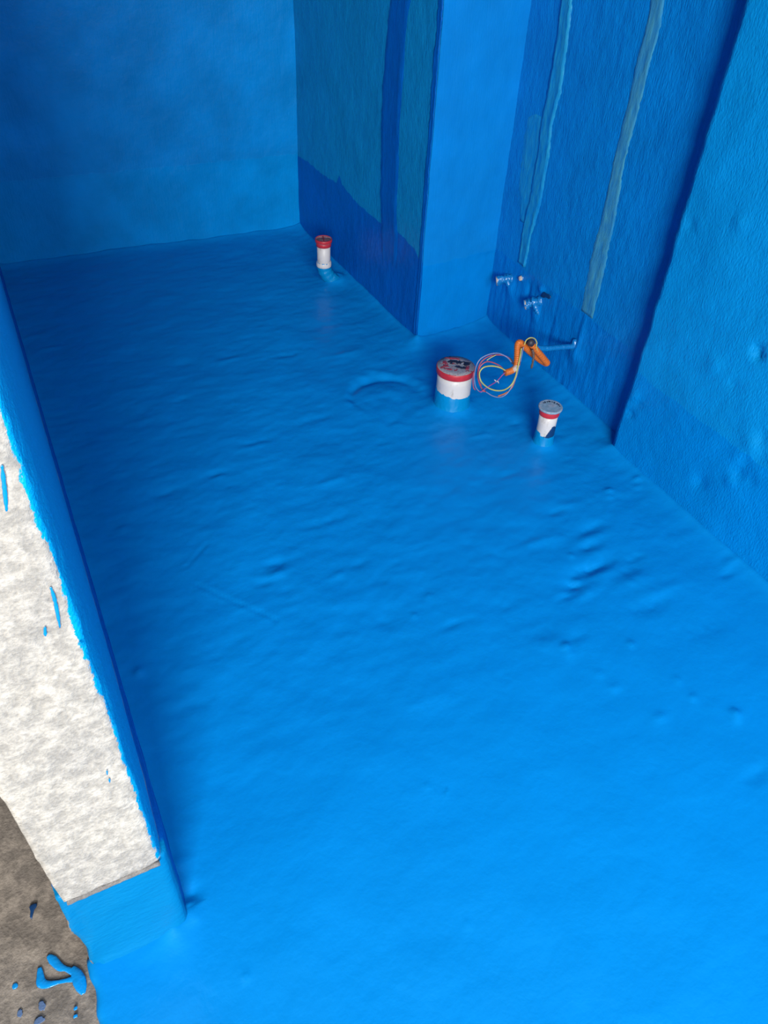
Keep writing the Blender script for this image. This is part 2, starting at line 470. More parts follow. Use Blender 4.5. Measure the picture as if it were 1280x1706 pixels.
def build_floor():
    NX, NY = 270, 600
    V, F = [], []
    y0, y1 = -1.0, 3.33
    for j in range(NY + 1):
        u = j / NY
        y = y0 + (y1 - y0) * u
        xl = -0.183 + 0.005 * nz(1.5, y * 14) + 0.004 * nz(7.5, y * 55)
        if y > YJ + .02: xl = -0.16
        V.append((xl - 0.002, y, -0.03))
        for i in range(NX + 1):
            x = xl + (1.6 - xl) * i / NX
            h = floor_h(x, y)
            if i == 0: h -= 0.006
            V.append((x, y, h))
    W = NX + 2
    for j in range(NY):
        for i in range(W - 1):
            F.append((j * W + i, j * W + i + 1, (j + 1) * W + i + 1, (j + 1) * W + i))
    return struct(link_mesh('floor', V, F, MAT_FLOOR), 'glossy blue waterproofed floor of the unfinished bathroom')
floor_obj = build_floor()

def zlevels():
    z = [-0.04 + 0.011 * i for i in range(125)]
    while z[-1] < 2.66: z.append(z[-1] + 0.09)
    z[-1] = 2.7
    return z
ZL = zlevels()
WALL_FEATURES = {}
def field(p):
    v = Vector(p)
    a = noise.noise_vector(v * 2.1) * 0.0035 + noise.noise_vector(v * 11.0) * 0.0017
    b = noise.noise_vector(Vector((v.x * 40, v.y * 40, v.z * 22))) * 0.0010
    return a + b

def wall_sheet(name, plan, mat, label, feats=(), step=0.011, rough=None, fine=None):
    """one plastered wall: plan polyline swept upwards, surface uneven; feats dent or swell it along its normal."""
    pts, nrm = [], []
    for a, b in zip(plan[:-1], plan[1:]):
        L = (b - a).length; n = max(1, int(L / step)) if L < 1.4 else max(1, int(L / (step * 1.15)))
        t = (b - a).normalized(); nn = Vector((t.y, -t.x))
        for i in range(n):
            pts.append(a.lerp(b, i / n)); nrm.append(nn)
    pts.append(plan[-1]); nrm.append(nrm[-1])
    V, F = [], []
    W = len(pts)
    zl = ZL
    if fine:
        zl = [-.04 + fine * i for i in range(int(.60 / fine))]; zl += [z for z in ZL if z > zl[-1] + .004]
    arc = [0]
    for a, b in zip(pts[:-1], pts[1:]): arc.append(arc[-1] + (b - a).length)
    for z in zl:
        for p, nn, sa in zip(pts, nrm, arc):
            q = Vector((p.x, p.y, z)); n3 = Vector((nn.x, nn.y, 0))
            d = field(q)
            for (fx, fy, fz, r, rz, h) in feats:
                e = ((q.x - fx) ** 2 + (q.y - fy) ** 2) / r ** 2 + (q.z - fz) ** 2 / rz ** 2
                if e < 9: d = d + n3 * (h * math.exp(-e))
            if rough:
                d = d + n3 * (rough(q) * min(1, sa / .02, (arc[-1] - sa) / .02))
            V.append(q + d)
    for j in range(len(zl) - 1):
        for i in range(W - 1):
            F.append((j * W + i, (j + 1) * W + i, (j + 1) * W + i + 1, j * W + i + 1))
    return struct(link_mesh(name, V, F, mat), label)

wall_back = wall_sheet('wall_back', [BL, BR], MAT_BACK, 'blue coated end wall facing the doorway')
def duct_rough(q):
    return 0.0011 * nz(q.x * 5, q.y * 70, q.z * 6) * (1.6 if q.z < .32 else .6)
wall_shaft_side = wall_sheet('wall_shaft_side', [BR, CL], MAT_DUCT, 'side of the boxed-in pipe shaft with a dark lower coat', rough=duct_rough)
crk = on_plane(815, 425, 1, 2.165)
wall_shaft_front = wall_sheet('wall_shaft_front', [CL, CR], MAT_COLUMN, 'smooth bright blue front of the boxed-in pipe shaft',
                              feats=[(crk.x + .005, 2.168, crk.z, .012, .004, -.006), (crk.x - .03, 2.165, crk.z, .03, .003, -.003)])
hole = on_plane(910, 492, 0, 1.566)
recess_feats = [(1.566, hole.y + .028, hole.z + .010, .016, .012, .008),
                (1.572, 2.045, .200, .022, .030, .012), (1.57, 1.885, .185, .022, .030, .012), (1.572, 2.03, .15, .03, .05, .005), (1.57, 1.87, .13, .03, .05, .005),
                (1.57, 1.95, .23, .010, .03, -.008), (1.57, 1.80, .12, .012, .05, -.005), (1.562, 1.64, .20, .010, .06, .006), (1.56, 1.655, .15, .028, .03, .010)]
wall_recess = wall_sheet('wall_recess', [CR, NE], MAT_RECESS, 'blue recessed right wall with chased pipe and cable runs', feats=recess_feats, step=.0055, fine=.0055,
                         rough=lambda q: 0.0010 * nz(q.x * 5, q.y * 60, q.z * 9) * (2.0 if q.z < .28 else .6))
pit = on_plane(1262, 583, 0, 1.505)
near_feats = [(1.505, pit.y, pit.z, .010, .012, -.018), (1.505, pit.y - .012, pit.z - .012, .008, .008, -.012)]
for (px, py, r, h) in [(1240, 770, .022, -.007), (1228, 790, .015, -.009), (1218, 800, .012, .007), (1165, 805, .018, -.008), (1255, 745, .03, .008), (1265, 760, .02, -.006), (1230, 760, .014, .006),
                       (1222, 640, .012, -.005), (1190, 600, .02, .004), (1250, 800, .014, -.006), (1270, 730, .018, -.008), (1150, 375, .012, -.006), (1050, 690, .010, -.010), (1058, 660, .012, .008), (1062, 672, .010, -.006), (1200, 430, .05, .004), (1235, 373, .012, .006)]:
    p = on_plane(px, py, 0, 1.505); near_feats.append((1.505, p.y, p.z, r, r * 1.2, h))
wall_right = wall_sheet('wall_right', [NE, NC, NS], MAT_NEAR, 'bright blue nearer right wall standing proud of the recess', feats=near_feats,
                        rough=lambda q: 0.0009 * nz(q.x * 30, q.y * 55, q.z * 40) + (0.004 * nz(9, 3, q.z * 16) if abs(q.y - 1.34) < .012 else 0))

# left wall: bare plaster end above a painted kerb
def sweep_closed(name, prof, zs, mat, label, disp, parent=None):
    V, F = [], []
    n = len(prof)
    for z in zs:
        for (x, y) in prof:
            q = Vector((x, y, z)); V.append(q + disp(q))
    for j in range(len(zs) - 1):
        for i in range(n):
            k = (i + 1) % n
            F.append((j * n + i, j * n + k, (j + 1) * n + k, (j + 1) * n + i))
    F.append(tuple(range(n - 1, -1, -1))); F.append(tuple((len(zs) - 1) * n + i for i in range(n)))
    o = link_mesh(name, V, F, mat, parent)
    fix_normals(o)
    if parent is None: struct(o, label)
    elif label: o['label'] = label
    return o
def dens(a, b, st):
    n = max(1, int(math.hypot(b[0] - a[0], b[1] - a[1]) / st))
    return [(a[0] + (b[0] - a[0]) * i / n, a[1] + (b[1] - a[1]) * i / n) for i in range(n)]
def poly_dens(P):
    out = []
    for (a, st), (b, _) in zip(P, P[1:] + P[:1]): out += dens(a, b, st)
    return out
jp = poly_dens([((-.1695, 3.4), .08), ((-.1695, .585), .006), ((-.163, .563), .006), ((-.045, .562), .004), ((-.033, .5635), .003), ((-.028, .568), .003), ((-.0255, .577), .006), ((-.022, .60), .012),
                ((-.019, .70), .02), ((-.017, .95), .03), ((-.017, 3.4), .5)])
zj = [0.256, 0.259, 0.264, 0.27] + [0.28 + .009 * i for i in range(95)]
while zj[-1] < 2.6: zj.append(zj[-1] + .08)
zj[-1] = 2.7
def jdisp(q):
    d = noise.noise_vector(q * 14) * .0018 + noise.noise_vector(q * 45) * .0016 + noise.noise_vector(q * 120) * .0007
    if q.z < .262: d.y += .004
    d.z *= 0.3 if q.z > .27 else 1.0
    if q.x > -.04 and q.y > .6: d *= .35
    return d
wall_left = sweep_closed('wall_left', jp, zj, MAT_JAMB, 'left wall end of bare beige plaster with a blue painted edge', jdisp)
kp = poly_dens([((-.176, 3.4), .08), ((-.176, .60), .006), ((-.173, .575), .006), ((-.03, .572), .004), ((-.022, .575), .003), ((-.017, .583), .006), ((-.014, .62), .012), ((-.013, 1.0), .03), ((-.011, 3.4), .5)])
zk = [-.04 + .0095 * i for i in range(31)] + [.258]
def kdisp(q):
    d = noise.noise_vector(q * 16) * .003 + noise.noise_vector(q * 60) * .0008
    if q.x < -.165: d += noise.noise_vector(Vector((3, q.y * 12, q.z * 22))) * .0045
    d.z = 0
    if q.y < .6:
        d.y -= 0.008 * math.exp(-max(q.z - .0, 0) / .016) * (0 if q.x < -.165 else 1)
    if q.x > -.03: d *= .5
    return d
t_k = NT('kerb_blue_and_raw_mortar')
_km = kerb_mask(t_k)
_kn = t_k.bump(t_k.noise(t_k.pos((1, 1, 2.2)), 45, 4, .6), .35, .008)
MAT_KERB2 = t_k.done(t_k.mix(_km, t_k.mix(t_k.noise(t_k.pos(), 40, 4), (0.132, 0.106, 0.083), (0.224, 0.198, 0.172)), t_k.mix(inner_tone(t_k), (0.0, 0.155, 0.36), (0.0, 0.079, 0.37))), t_k.fmix(_km, .9, .42), _kn, .15)
kerb = sweep_closed('kerb', kp, zk, MAT_KERB2, 'blue painted kerb under the bare plaster', kdisp, wall_left)
# broken mortar lip under the plaster edge
lip_pts = [Vector((-.160 + .0048 * i, .5655 + .0012 * nz(i * .6, 2), .2555 + .0010 * nz(i * .5, 8))) for i in range(28)]
tube('mortar_lip', lip_pts, [.0042 + .0012 * nz(i * .9, 5) for i in range(28)], MAT_GREY_EDGE, wall_left, 8)

# outer floor of the corridor
def build_corridor():
    V, F = [], []
    NXc, NYc = 170, 190
    for j in range(NYc + 1):
        y = -0.6 + 2.4 * j / NYc
        for i in range(NXc + 1):
            x = -1.7 + 1.56 * (i / NXc) ** .6
            h = -0.008 + .003 * nz(x * 7, y * 7, 1) + .0016 * nz(x * 30, y * 30, 2) + .0008 * nz(x * 90, y * 90, 3)
            V.append((x, y, h))
    for j in range(NYc):
        for i in range(NXc):
            a = j * (NXc + 1) + i
            F.append((a, a + 1, a + NXc + 2, a + NXc + 1))
    n0 = len(V)     # the rest of the corridor floor, out of the picture
    V += [(-5, -3.5, -.012), (-.14, -3.5, -.012), (-.14, -.6, -.012), (-1.7, -.6, -.012), (-1.7, 1.8, -.012), (-.14, 1.8, -.012), (-.14, 4, -.012), (-5, 4, -.012)]
    F += [(n0, n0 + 1, n0 + 2, n0 + 3), (n0, n0 + 3, n0 + 4, n0 + 7), (n0 + 4, n0 + 5, n0 + 6, n0 + 7)]
    return struct(link_mesh('floor_corridor', V, F, MAT_CORRIDOR), 'dusty grey screed floor outside the doorway')
build_corridor()
def slab(name, x0, x1, y0, y1, z0, z1, mat, label):
    V = [(x, y, z) for z in (z0, z1) for y in (y0, y1) for x in (x0, x1)]
    F = [(0, 2, 3, 1), (4, 5, 7, 6), (0, 1, 5, 4), (2, 6, 7, 3), (0, 4, 6, 2), (1, 3, 7, 5)]
    return struct(link_mesh(name, V, F, mat, None, False), label)
slab('ceiling', -.17, 1.75, -1.0, 3.45, 2.69, 2.80, MAT_GREY, 'plain grey concrete ceiling slab')

# ------------------------------------------------------------------ filled chases on the walls (parts of their walls)
def wall_strip(name, rows, axis, wall_n, mat, parent, label=None, lip=0.0, thick=.004, cols=9, seed=0, base=None, fade=0):
    """rows: (z, s0, s1) along the wall; base(s, z) gives a point on the wall; a thin irregular band standing slightly proud."""
    V, F = [], []
    z = rows[0][0]; R = []
    for (za, a0, a1), (zb, b0, b1) in zip(rows[:-1], rows[1:]):
        n = max(2, int(abs(zb - za) / .008))
        for i in range(n):
            t = i / n; R.append((za + (zb - za) * t, a0 + (b0 - a0) * t, a1 + (b1 - a1) * t))
    R.append(rows[-1])
    for (z, s0, s1) in R:
        s0 += .0015 * nz(z * 26, seed, 1) + .0045 * nz(z * 75, seed, 2)
        s1 += .0015 * nz(z * 26, seed, 5) + .0045 * nz(z * 75, seed, 6)
        for i in range(cols + 1):
            t = i / cols
            s = s0 + (s1 - s0) * t
            e = min(t, 1 - t)
            h = -0.003 if e == 0 else thick * (1 if e > .15 else .8) + lip * math.exp(-((e - .12) / .09) ** 2) * (.6 + .8 * nz(z * 20, seed + t * 3, 3)) + .0012 * nz(z * 35, s * 60, seed)
            p = base(s, z)
            if fade: h = -.003 + (h + .003) * max(0, min(1, (z - R[0][0]) / fade, (R[-1][0] - z) / fade if R[-1][0] > R[0][0] else 1))
            V.append(p + field(p) + wall_n * h)
    W = cols + 1
    for j in range(len(R) - 1):
        for i in range(cols):
            F.append((j * W + i, j * W + i + 1, (j + 1) * W + i + 1, (j + 1) * W + i))
    F.append(tuple(range(W))); F.append(tuple((len(R) - 1) * W + i for i in range(W)))
    o = link_mesh(name, V, F, mat, parent)
    fix_normals(o)
    if label: o['label'] = label
    return o
rec_t = (NE - CR).normalized(); rec_n = Vector((rec_t.y, -rec_t.x, 0))
def rec_base(s, z):          # s = world y
    k = (s - CR.y) / (NE.y - CR.y); return Vector((CR.x + (NE.x - CR.x) * k, s, z))
du_t = (CL - BR).normalized(); du_n = Vector((du_t.y, -du_t.x, 0))
def duct_base(s, z):
    k = (s - BR.y) / (CL.y - BR.y); return Vector((BR.x + (CL.x - BR.x) * k, s, z))
def recp(px, py): p = on_plane(px, py, 0, 1.563); return p
def rows_from(pxrows, plane_x):
    out = []
    for (xl, xr, y) in pxrows:
        a = on_plane(xl, y, 0, plane_x); b = on_plane(xr, y, 0, plane_x)
        z = .5 * (a.z + b.z); out.append((z, b.y - .006, a.y + .006))
    return out
wall_strip('filled_chase', rows_from([(966, 989, 524), (983, 1010, 435), (1005, 1027, 350), (1022, 1040, 265), (1042, 1062, 180), (1062, 1085, 95), (1078, 1100, 40), (1087, 1110, -20), (1140, 1163, -260)], 1.561), 1, rec_n, MAT_CHASE, wall_recess,
           'pale teal strip of taped cable chase', thick=.0018, seed=3, base=rec_base)
wall_strip('filled_chase', rows_from([(864, 875, 440), (872, 886, 385), (884, 902, 330), (897, 915, 260), (903, 920, 205), (915, 934, 150), (927, 945, 70), (940, 955, -20), (975, 992, -260)], 1.569), 1, rec_n, MAT_CHASE2, wall_recess,
           'ragged mortar strip of pipe chase', lip=.003, seed=8, base=rec_base)
wall_strip('brushed_patch', rows_from([(866, 884, 372), (863, 893, 320), (864, 908, 290), (868, 915, 240), (876, 921, 205), (890, 918, 196)], 1.569), 1, rec_n, MAT_PATCH, wall_recess,
           'paler brushed patch over the pipe chase', thick=.0010, seed=12, base=rec_base)
wall_strip('filled_chase', rows_from([(636, 658, 470), (634, 661, 400), (633, 661, 330), (634, 664, 240), (636, 668, 160), (645, 676, 50), (652, 684, -20), (675, 706, -260)], 1.253), 1, du_n, MAT_CHASE_DARK, wall_shaft_side,
           'dark blue vertical mortar strip with raised edges', lip=.0045, thick=.0018, seed=21, base=duct_base, fade=.12)
def edge_rows():
    return [(z, CL.y + .003, CL.y + .028 + .01 * nz(z * 4, 3)) for z in [.02 + .1 * i for i in range(16)]]
wall_strip('corner_bead', edge_rows(), 1, du_n, MAT_CHASE_DARK, wall_shaft_side, 'dark blue trowelled corner strip', lip=.002, thick=.002, seed=33, base=duct_base)

# ------------------------------------------------------------------ capped floor pipes
def paint_sleeve(name, r, z0, topf, mat, parent, thick=.0016, n=72):
    V, F = [], []
    rows = 9
    for j in range(rows):
        for i in range(n):
            a = 2 * math.pi * i / n
            top = topf(a)
            z = z0 + (top - z0) * j / (rows - 1)
            rr = r + thick + .0008 * nz(math.cos(a) * 4, math.sin(a) * 4, z * 60)
            if j == rows - 1: rr = r - .0005
            fl = math.exp(-max(z - .0, 0) / .012) * .008
            V.append(((rr + fl) * math.cos(a), (rr + fl) * math.sin(a), z))
    for j in range(rows - 1):
        for i in range(n):
            k = (i + 1) % n
            F.append((j * n + i, j * n + k, (j + 1) * n + k, (j + 1) * n + i))
    return link_mesh(name, V, F, mat, parent)

# big capped soil pipe
bp = empty('capped_soil_pipe', (1.172, 1.738, 0), 'widest white pipe stub with a red cap crusted in mortar and black smears', 'pipe')
lathe('pipe', [(.055, -.02), (.055, .05), (.055, .10), (.055, .128)], MAT_PVC, bp, 64)
paint_sleeve('paint_sleeve', .055, -.01, lambda a: .066 + .008 * math.cos(a - 2.4) + .004 * nz(math.cos(a) * 5, math.sin(a) * 5, 1) + .003 * nz(math.cos(a) * 16, math.sin(a) * 16, 4), MAT_PIPE_BLUE, bp)['label'] = 'blue coating up the foot of the pipe'
lathe('cap', [(.0555, .1255), (.0592, .126), (.0602, .128), (.0607, .142), (.0600, .1460), (.0590, .147)], MAT_RED, bp, 64)['label'] = 'red plastic cap band'
lathe('cap_top', [(.0585, .1455), (.0580, .1476), (.040, .1478), (.02, .148), (.004, .148)], MAT_CAPTOP, bp, 64,
      zfun=lambda r, z, a, j: z + (.0016 * nz(r * 60 * math.cos(a), r * 60 * math.sin(a), 2) if j >= 2 else 0))['label'] = 'cap top with grey mortar crust over red'
EX, EY, EZ = Vector((1, 0, 0)), Vector((0, 1, 0)), Vector((0, 0, 1))
rt = Vector((.79, -.61, 0)); fw = Vector((.61, .79, 0))    # across and away as seen from the doorway
for i, (u, v, rx, ry) in enumerate([(-.016, .022, .009, .006), (-.002, .022, .012, .009), (.010, .021, .007, .008), (-.024, .016, .006, .004), (.030, .018, .007, .009), (.036, .024, .006, .004), (.024, .026, .007, .003),
                                    (.006, -.006, .008, .005), (.016, -.010, .012, .005), (.028, -.006, .006, .004), (-.016, .010, .004, .009)]):
    blob('dark_smear', ragged(rx, ry, 40 + i, 14, .5), rt, fw, EZ, .0022, MAT_BLACK, bp, rt * u + fw * v + EZ * .1480)
for i, (u, v, rx, ry) in enumerate([(-.030, -.012, .010, .007), (-.036, .012, .007, .010), (-.018, -.026, .016, .004), (.034, -.006, .008, .012), (-.010, .040, .022, .005)]):
    blob('red_scrape', ragged(rx, ry, 70 + i, 14, .5), rt, fw, EZ, .0012, MAT_RED_DULL, bp, rt * u + fw * v + EZ * .1477)

# small capped pipe in front
sp = empty('capped_drain_pipe', (1.327, 1.450, 0), 'narrow white pipe stub with a pale blue-grey disc cap nearest the right wall step', 'pipe')
lathe('pipe', [(.0275, -.02), (.0275, .04), (.0275, .08), (.0275, .122)], MAT_PVC, sp, 48)
def small_top(a):       # angle 0 = +x ; the viewer is at about -130 degrees
    d = math.atan2(math.sin(a - math.radians(-128)), math.cos(a - math.radians(-128)))   # <0 viewer's left ... >0 right
    return .046 + .004 * nz(math.cos(a) * 9, math.sin(a) * 9, 3) + (.010 if d < -.5 else 0)
paint_sleeve('paint_sleeve', .0275, -.01, small_top, MAT_PIPE_BLUE, sp)['label'] = 'blue coating up the foot of the pipe'
def navy_patch():
    V, F = [], []
    n, m = 26, 6
    for j in range(m + 1):
        for i in range(n + 1):
            a = math.radians(-128) - .12 + 1.75 * i / n
            u = i / n
            top = .046 + .034 * min(1, max(0, (u - .12) / .3)) ** .7 * (1 - .12 * math.sin(u * 9)) + .003 * nz(u * 14, 3) - (.0 if u < .9 else .02 * (u - .9) / .1)
            z = .036 + (top - .036) * j / m
            rr = .0275 + (.0010 if j < m else -.0006)
            if i in (0, n): rr = .0270
            V.append((rr * math.cos(a), rr * math.sin(a), z))
    for j in range(m):
        for i in range(n):
            F.append((j * (n + 1) + i, j * (n + 1) + i + 1, (j + 1) * (n + 1) + i + 1, (j + 1) * (n + 1) + i))
    o = link_mesh('old_coating_patch', V, F, MAT_NAVY, sp); o['label'] = 'dark navy patch of older coating'
navy_patch()
lathe('cap_band', [(.0277, .111), (.0298, .1115), (.0303, .114), (.0303, .130), (.029, .132)], MAT_RED, sp, 48)['label'] = 'red plastic band under the disc'
lathe('cap_disc', [(.028, .1302), (.0345, .1308), (.0357, .1330), (.0355, .1365), (.0340, .1380), (.031, .1376), (.015, .1378), (.003, .138)], MAT_CAPTOP_PALE, sp, 48)['label'] = 'pale blue-grey disc cap'
for i in range(9):
    a = math.radians(150 - 17 * i)
    u, v = .026 * math.cos(a) * (.95 if i < 6 else 1.05), .021 * math.sin(a) * 1.05
    ang = .6 * math.sin(i * 2.3)
    ax = rt * math.cos(ang) + fw * math.sin(ang); ay = fw * math.cos(ang) - rt * math.sin(ang)
    blob('dark_mark', ragged(.0022 if i % 3 else .0034, .0032 if i % 2 else .002, 90 + i, 10, .5), ax, ay, EZ, .0010, MAT_BLACK, sp, rt * u + fw * v + EZ * .1377)

# far pipe with a bend
fp = empty('bent_drain_pipe', (1.138, 2.70, 0), 'white pipe stub with a slotted red cap and blue bent foot by the shaft', 'pipe')
lathe('pipe', [(.0255, .066), (.026, .10), (.026, .168)], MAT_PVC, fp, 40)
lathe('collar', [(.027, .068), (.0290, .069), (.0300, .074), (.0295, .082), (.0280, .088), (.0262, .089)], MAT_PVC, fp, 40,
      rfun=lambda r, z, a, j: r + .0012 * nz(math.cos(a) * 6, math.sin(a) * 6, z * 50))
pth = smooth_path([Vector((0, 0, .088)), Vector((0, 0, .066)), Vector((.006, -.001, .045)), Vector((.020, -.002, .022)), Vector((.040, -.004, .002)), Vector((.056, -.005, -.012))], 6)
tube('elbow', pth, .0278, MAT_PIPE_BLUE, fp, 28, rfun=lambda i, r: r + .0008 * math.sin(i * 1.3))['label'] = 'blue coated elbow at the foot'
lathe('cap', [(.0262, .150), (.0285, .1505), (.0288, .165), (.0325, .1665), (.0330, .1755), (.0318, .178), (.0292, .178), (.0286, .1765), (.015, .1762), (.003, .1762)], MAT_CAPTOP_RED, fp, 40)['label'] = 'dusty red screw cap'
lathe('cap_band', [(.0286, .151), (.0294, .1515), (.0296, .163), (.0288, .1645)], MAT_RED, fp, 40, cap=False)
lathe('cap_rim', [(.0300, .1770), (.0310, .1800), (.0326, .1790), (.0333, .176), (.0331, .170), (.0326, .168)], MAT_RED, fp, 40, cap=False)
for ang in (.35, .35 + math.pi / 2):
    d = rt * math.cos(ang) + fw * math.sin(ang); s = Vector((-d.y, d.x, 0))
    L = .026
    V = []
    for z in (.1745, .1785):
        for u, v in ((-L, -.0022), (L, -.0022), (L, .0022), (-L, .0022)): V.append(d * u + s * v + EZ * z)
    fix_normals(link_mesh('cross_rib', V, [(3, 2, 1, 0), (4, 5, 6, 7), (0, 1, 5, 4), (1, 2, 6, 5), (2, 3, 7, 6), (3, 0, 4, 7)], MAT_TAPE if ang < 1 else MAT_RED_DULL, fp, False))

# ------------------------------------------------------------------ bent orange conduit with its wires
CB = Vector((1.561, 1.66, 0))
cn = empty('electrical_conduit', CB, 'orange bent cable conduit with loose wire loop sticking out of the right wall', 'conduit')
def cp(px, py, y=1.66): return on_plane(px, py, 1, y) - CB
def crop(x, y, yy=1.66): return cp(680 + x / 4.2667, 530 + y / 4.2667, yy)
bl = smooth_path([crop(1185, 200, 1.66), crop(1110, 205, 1.66), crop(1030, 212, 1.66), crop(960, 216, 1.66), crop(905, 205, 1.66), crop(878, 190, 1.658)], 10)
tube('painted_tube', bl, .0085, MAT_LUMP, cn, 16, rfun=lambda i, r: r + .0009 * (i % 2) + .0010 * nz(i * .4, 2))['label'] = 'blue painted length of conduit at the wall'
tube('wall_collar', [crop(1188, 150), crop(1186, 180), crop(1183, 215), crop(1186, 255)], [.006, .011, .0125, .007], MAT_LUMP, cn, 14)['label'] = 'blue coated collar at the wall'
orp = [crop(872, 178, 1.652), crop(905, 218, 1.648), crop(945, 265, 1.645), crop(975, 302, 1.645), crop(987, 318, 1.648), crop(975, 318, 1.660), crop(945, 300, 1.668), crop(905, 270, 1.670), crop(868, 240, 1.668), crop(830, 203, 1.664),
       crop(806, 180, 1.660), crop(788, 176, 1.657), crop(780, 192, 1.655), crop(778, 240, 1.653), crop(776, 295, 1.650), crop(772, 335, 1.647), crop(755, 362, 1.645), crop(725, 378, 1.645), crop(692, 388, 1.645)]
op = smooth_path(orp, 14)
tube('orange_tube', op, .0098, MAT_ORANGE, cn, 18, rfun=lambda i, r: r + .0009 * (1 if (i // 2) % 2 else -1) * .6)['label'] = 'orange corrugated conduit'
mp = [p + Vector((0, -.0015, .001)) for p in op[14 * 15 - 2:14 * 16 + 8]]
tube('mortar_crust', mp, [.0088 + .0022 * abs(nz(i * .33, 8)) for i in range(len(mp))], MAT_MORTAR, cn, 14)['label'] = 'pale mortar crust on the conduit'
tube('open_end', [orp[-1] + (orp[-1] - orp[-2]).normalized() * d for d in (-.002, .0005, .001)], [.0101, .0106, .0085], MAT_ORANGE, cn, 18)
def wire(pts, r, mat, label, depth=1.645, wob=.006, seed=0):
    P = []
    for i, p in enumerate(pts):
        P.append(crop(p[0], p[1], depth + wob * nz(i * .7, seed, 2)))
    o = tube('wire', smooth_path(P, 7), r, mat, cn, 8); o['label'] = label
    return o
wire([(692, 372), (650, 350), (590, 340), (535, 352), (508, 392), (520, 450), (570, 495), (630, 515), (690, 508), (738, 470), (765, 415), (780, 350), (798, 270), (806, 215)], .0022, MAT_YELLOW, 'yellow wire loop', 1.636, .004, 1)
wire([(735, 312), (700, 275), (640, 250), (575, 258), (515, 290), (484, 345), (472, 420), (482, 490), (515, 525), (545, 520), (600, 552), (655, 562), (705, 535), (745, 470), (775, 405), (790, 340)], .0017, MAT_MAUVE, 'mauve blue wire loop', 1.640, .008, 2)
wire([(738, 300), (690, 268), (620, 262), (555, 282), (512, 325), (495, 390), (505, 455), (525, 500), (548, 520)], .0019, MAT_PINK, 'dull red wire', 1.648, .006, 3)
wire([(690, 378), (660, 345), (610, 318), (560, 310), (520, 335), (500, 380), (500, 430), (520, 480)], .0019, MAT_PINK, 'dull red wire', 1.646, .006, 4)
wire([(690, 388), (668, 408), (632, 448), (590, 475), (550, 500), (522, 522), (505, 520)], .0019, MAT_PURPLE, 'purple wire', 1.637, .004, 5)
wire([(765, 430), (740, 490), (700, 530), (640, 555)], .0019, MAT_ORANGE, 'orange wire', 1.644, .003, 6)
wire([(625, 262), (590, 280), (560, 300)], .0013, MAT_YELLOW, 'short yellow wire end', 1.640, .003, 9)
wire([(468, 385), (462, 430), (465, 490), (478, 510)], .0017, MAT_PINK, 'dull red wire', 1.640, .003, 10)
wire([(828, 190), (840, 158), (868, 140), (900, 146), (916, 175), (912, 200), (925, 240)], .0018, MAT_YELLOW, 'yellow wire round the bend', 1.640, .004, 7)
wire([(800, 310), (812, 250), (822, 205)], .0015, MAT_MAUVE, 'mauve blue wire along the bend', 1.640, .003, 8)
tube('tape_wrap', [crop(855, 165, 1.65), crop(870, 172, 1.648), crop(888, 182, 1.645)], [.010, .0122, .0105], MAT_TAPE, cn, 14)['label'] = 'dark tape wrap'
tube('tape_tail', smooth_path([crop(720, 285, 1.65), crop(735, 300, 1.645), crop(746, 325, 1.643)], 5), .0032, MAT_TAPE, cn, 8)['label'] = 'dark tape end'
tg = smooth_path([crop(884, 225, 1.636), crop(892, 255, 1.634), crop(890, 300, 1.634), crop(878, 355, 1.636)], 6)
tube('tag', tg, [.0036 + .0007 * math.sin(i * 1.7) for i in range(len(tg))], MAT_TAG, cn, 8)['label'] = 'twisted brown tag'
for (x, y) in ((622, 442), (640, 450)):
    tube('bare_end', [crop(x - 8, y - 4, 1.634), crop(x, y + 2, 1.633), crop(x + 6, y + 14, 1.633)], [.0012, .0021, .0014], MAT_COPPER, cn, 8)['label'] = 'bare metal wire end'
tube('wire_connector', [crop(528, 512, 1.636), crop(540, 518, 1.634), crop(552, 522, 1.636)], [.002, .0035, .002], MAT_PINK, cn, 8)

# ------------------------------------------------------------------ water outlets on the recess wall
def outlet(name, base, tip, label, seed, r=.0158):
    e = empty(name, base, label, 'outlet', 'water outlets on the recess wall')
    d = tip - base
    L = d.length
    P = smooth_path([d * -.25, d * .1, d * .4 + Vector((0, 0, .003)), d * .75 + Vector((0, 0, .001)), d], 7)
    n = len(P)
    o = tube('fitting', P, [r * (1.15 - .25 * math.sin(i / n * 3.0) + .45 * nz(i * .45, seed, 3)) for i in range(n)], MAT_LUMP, e, 16)
    for v in o.data.vertices:
        v.co += noise.noise_vector(v.co * 110 + Vector((seed, 0, 0))) * .0050
    dn = d.normalized()
    tube('plug', [d * .92, d + dn * .0015, d + dn * .003], [r * .98, r * 1.0, r * .78], MAT_MORTAR, e, 16)['label'] = 'pale plug face at the open end'
    tube('plug_core', [d + dn * .001, d + dn * .0034], [r * .55, r * .45], MAT_LUMP, e, 12)
    s = Vector((.0, -.010, 0))
    drip = smooth_path([d * .35 + Vector((0, 0, .002)), d * .25 + s * .6 + Vector((0, 0, -.012)), d * .12 + s * 1.2 + Vector((0, 0, -.028)), d * .02 + s * 1.6 + Vector((0, 0, -.038))], 6)
    tube('dripped_coating', drip, [.0115 - .006 * i / len(drip) + .004 * nz(i * .6, seed) for i in range(len(drip))], MAT_LUMP, e, 10)['label'] = 'drip of blue coating'
    return e
v1 = on_plane(828, 468, 0, 1.527); v2 = on_plane(875, 508, 0, 1.527)
outlet('water_outlet', Vector((1.571, 2.052, .226)), v1, 'blue crusted water outlet stub with pale end nearest the shaft corner', 2.0)
outlet('water_outlet', Vector((1.565, 1.880, .222)), v2, 'blue crusted water outlet stub with pale end below the dark wall hole', 7.0)
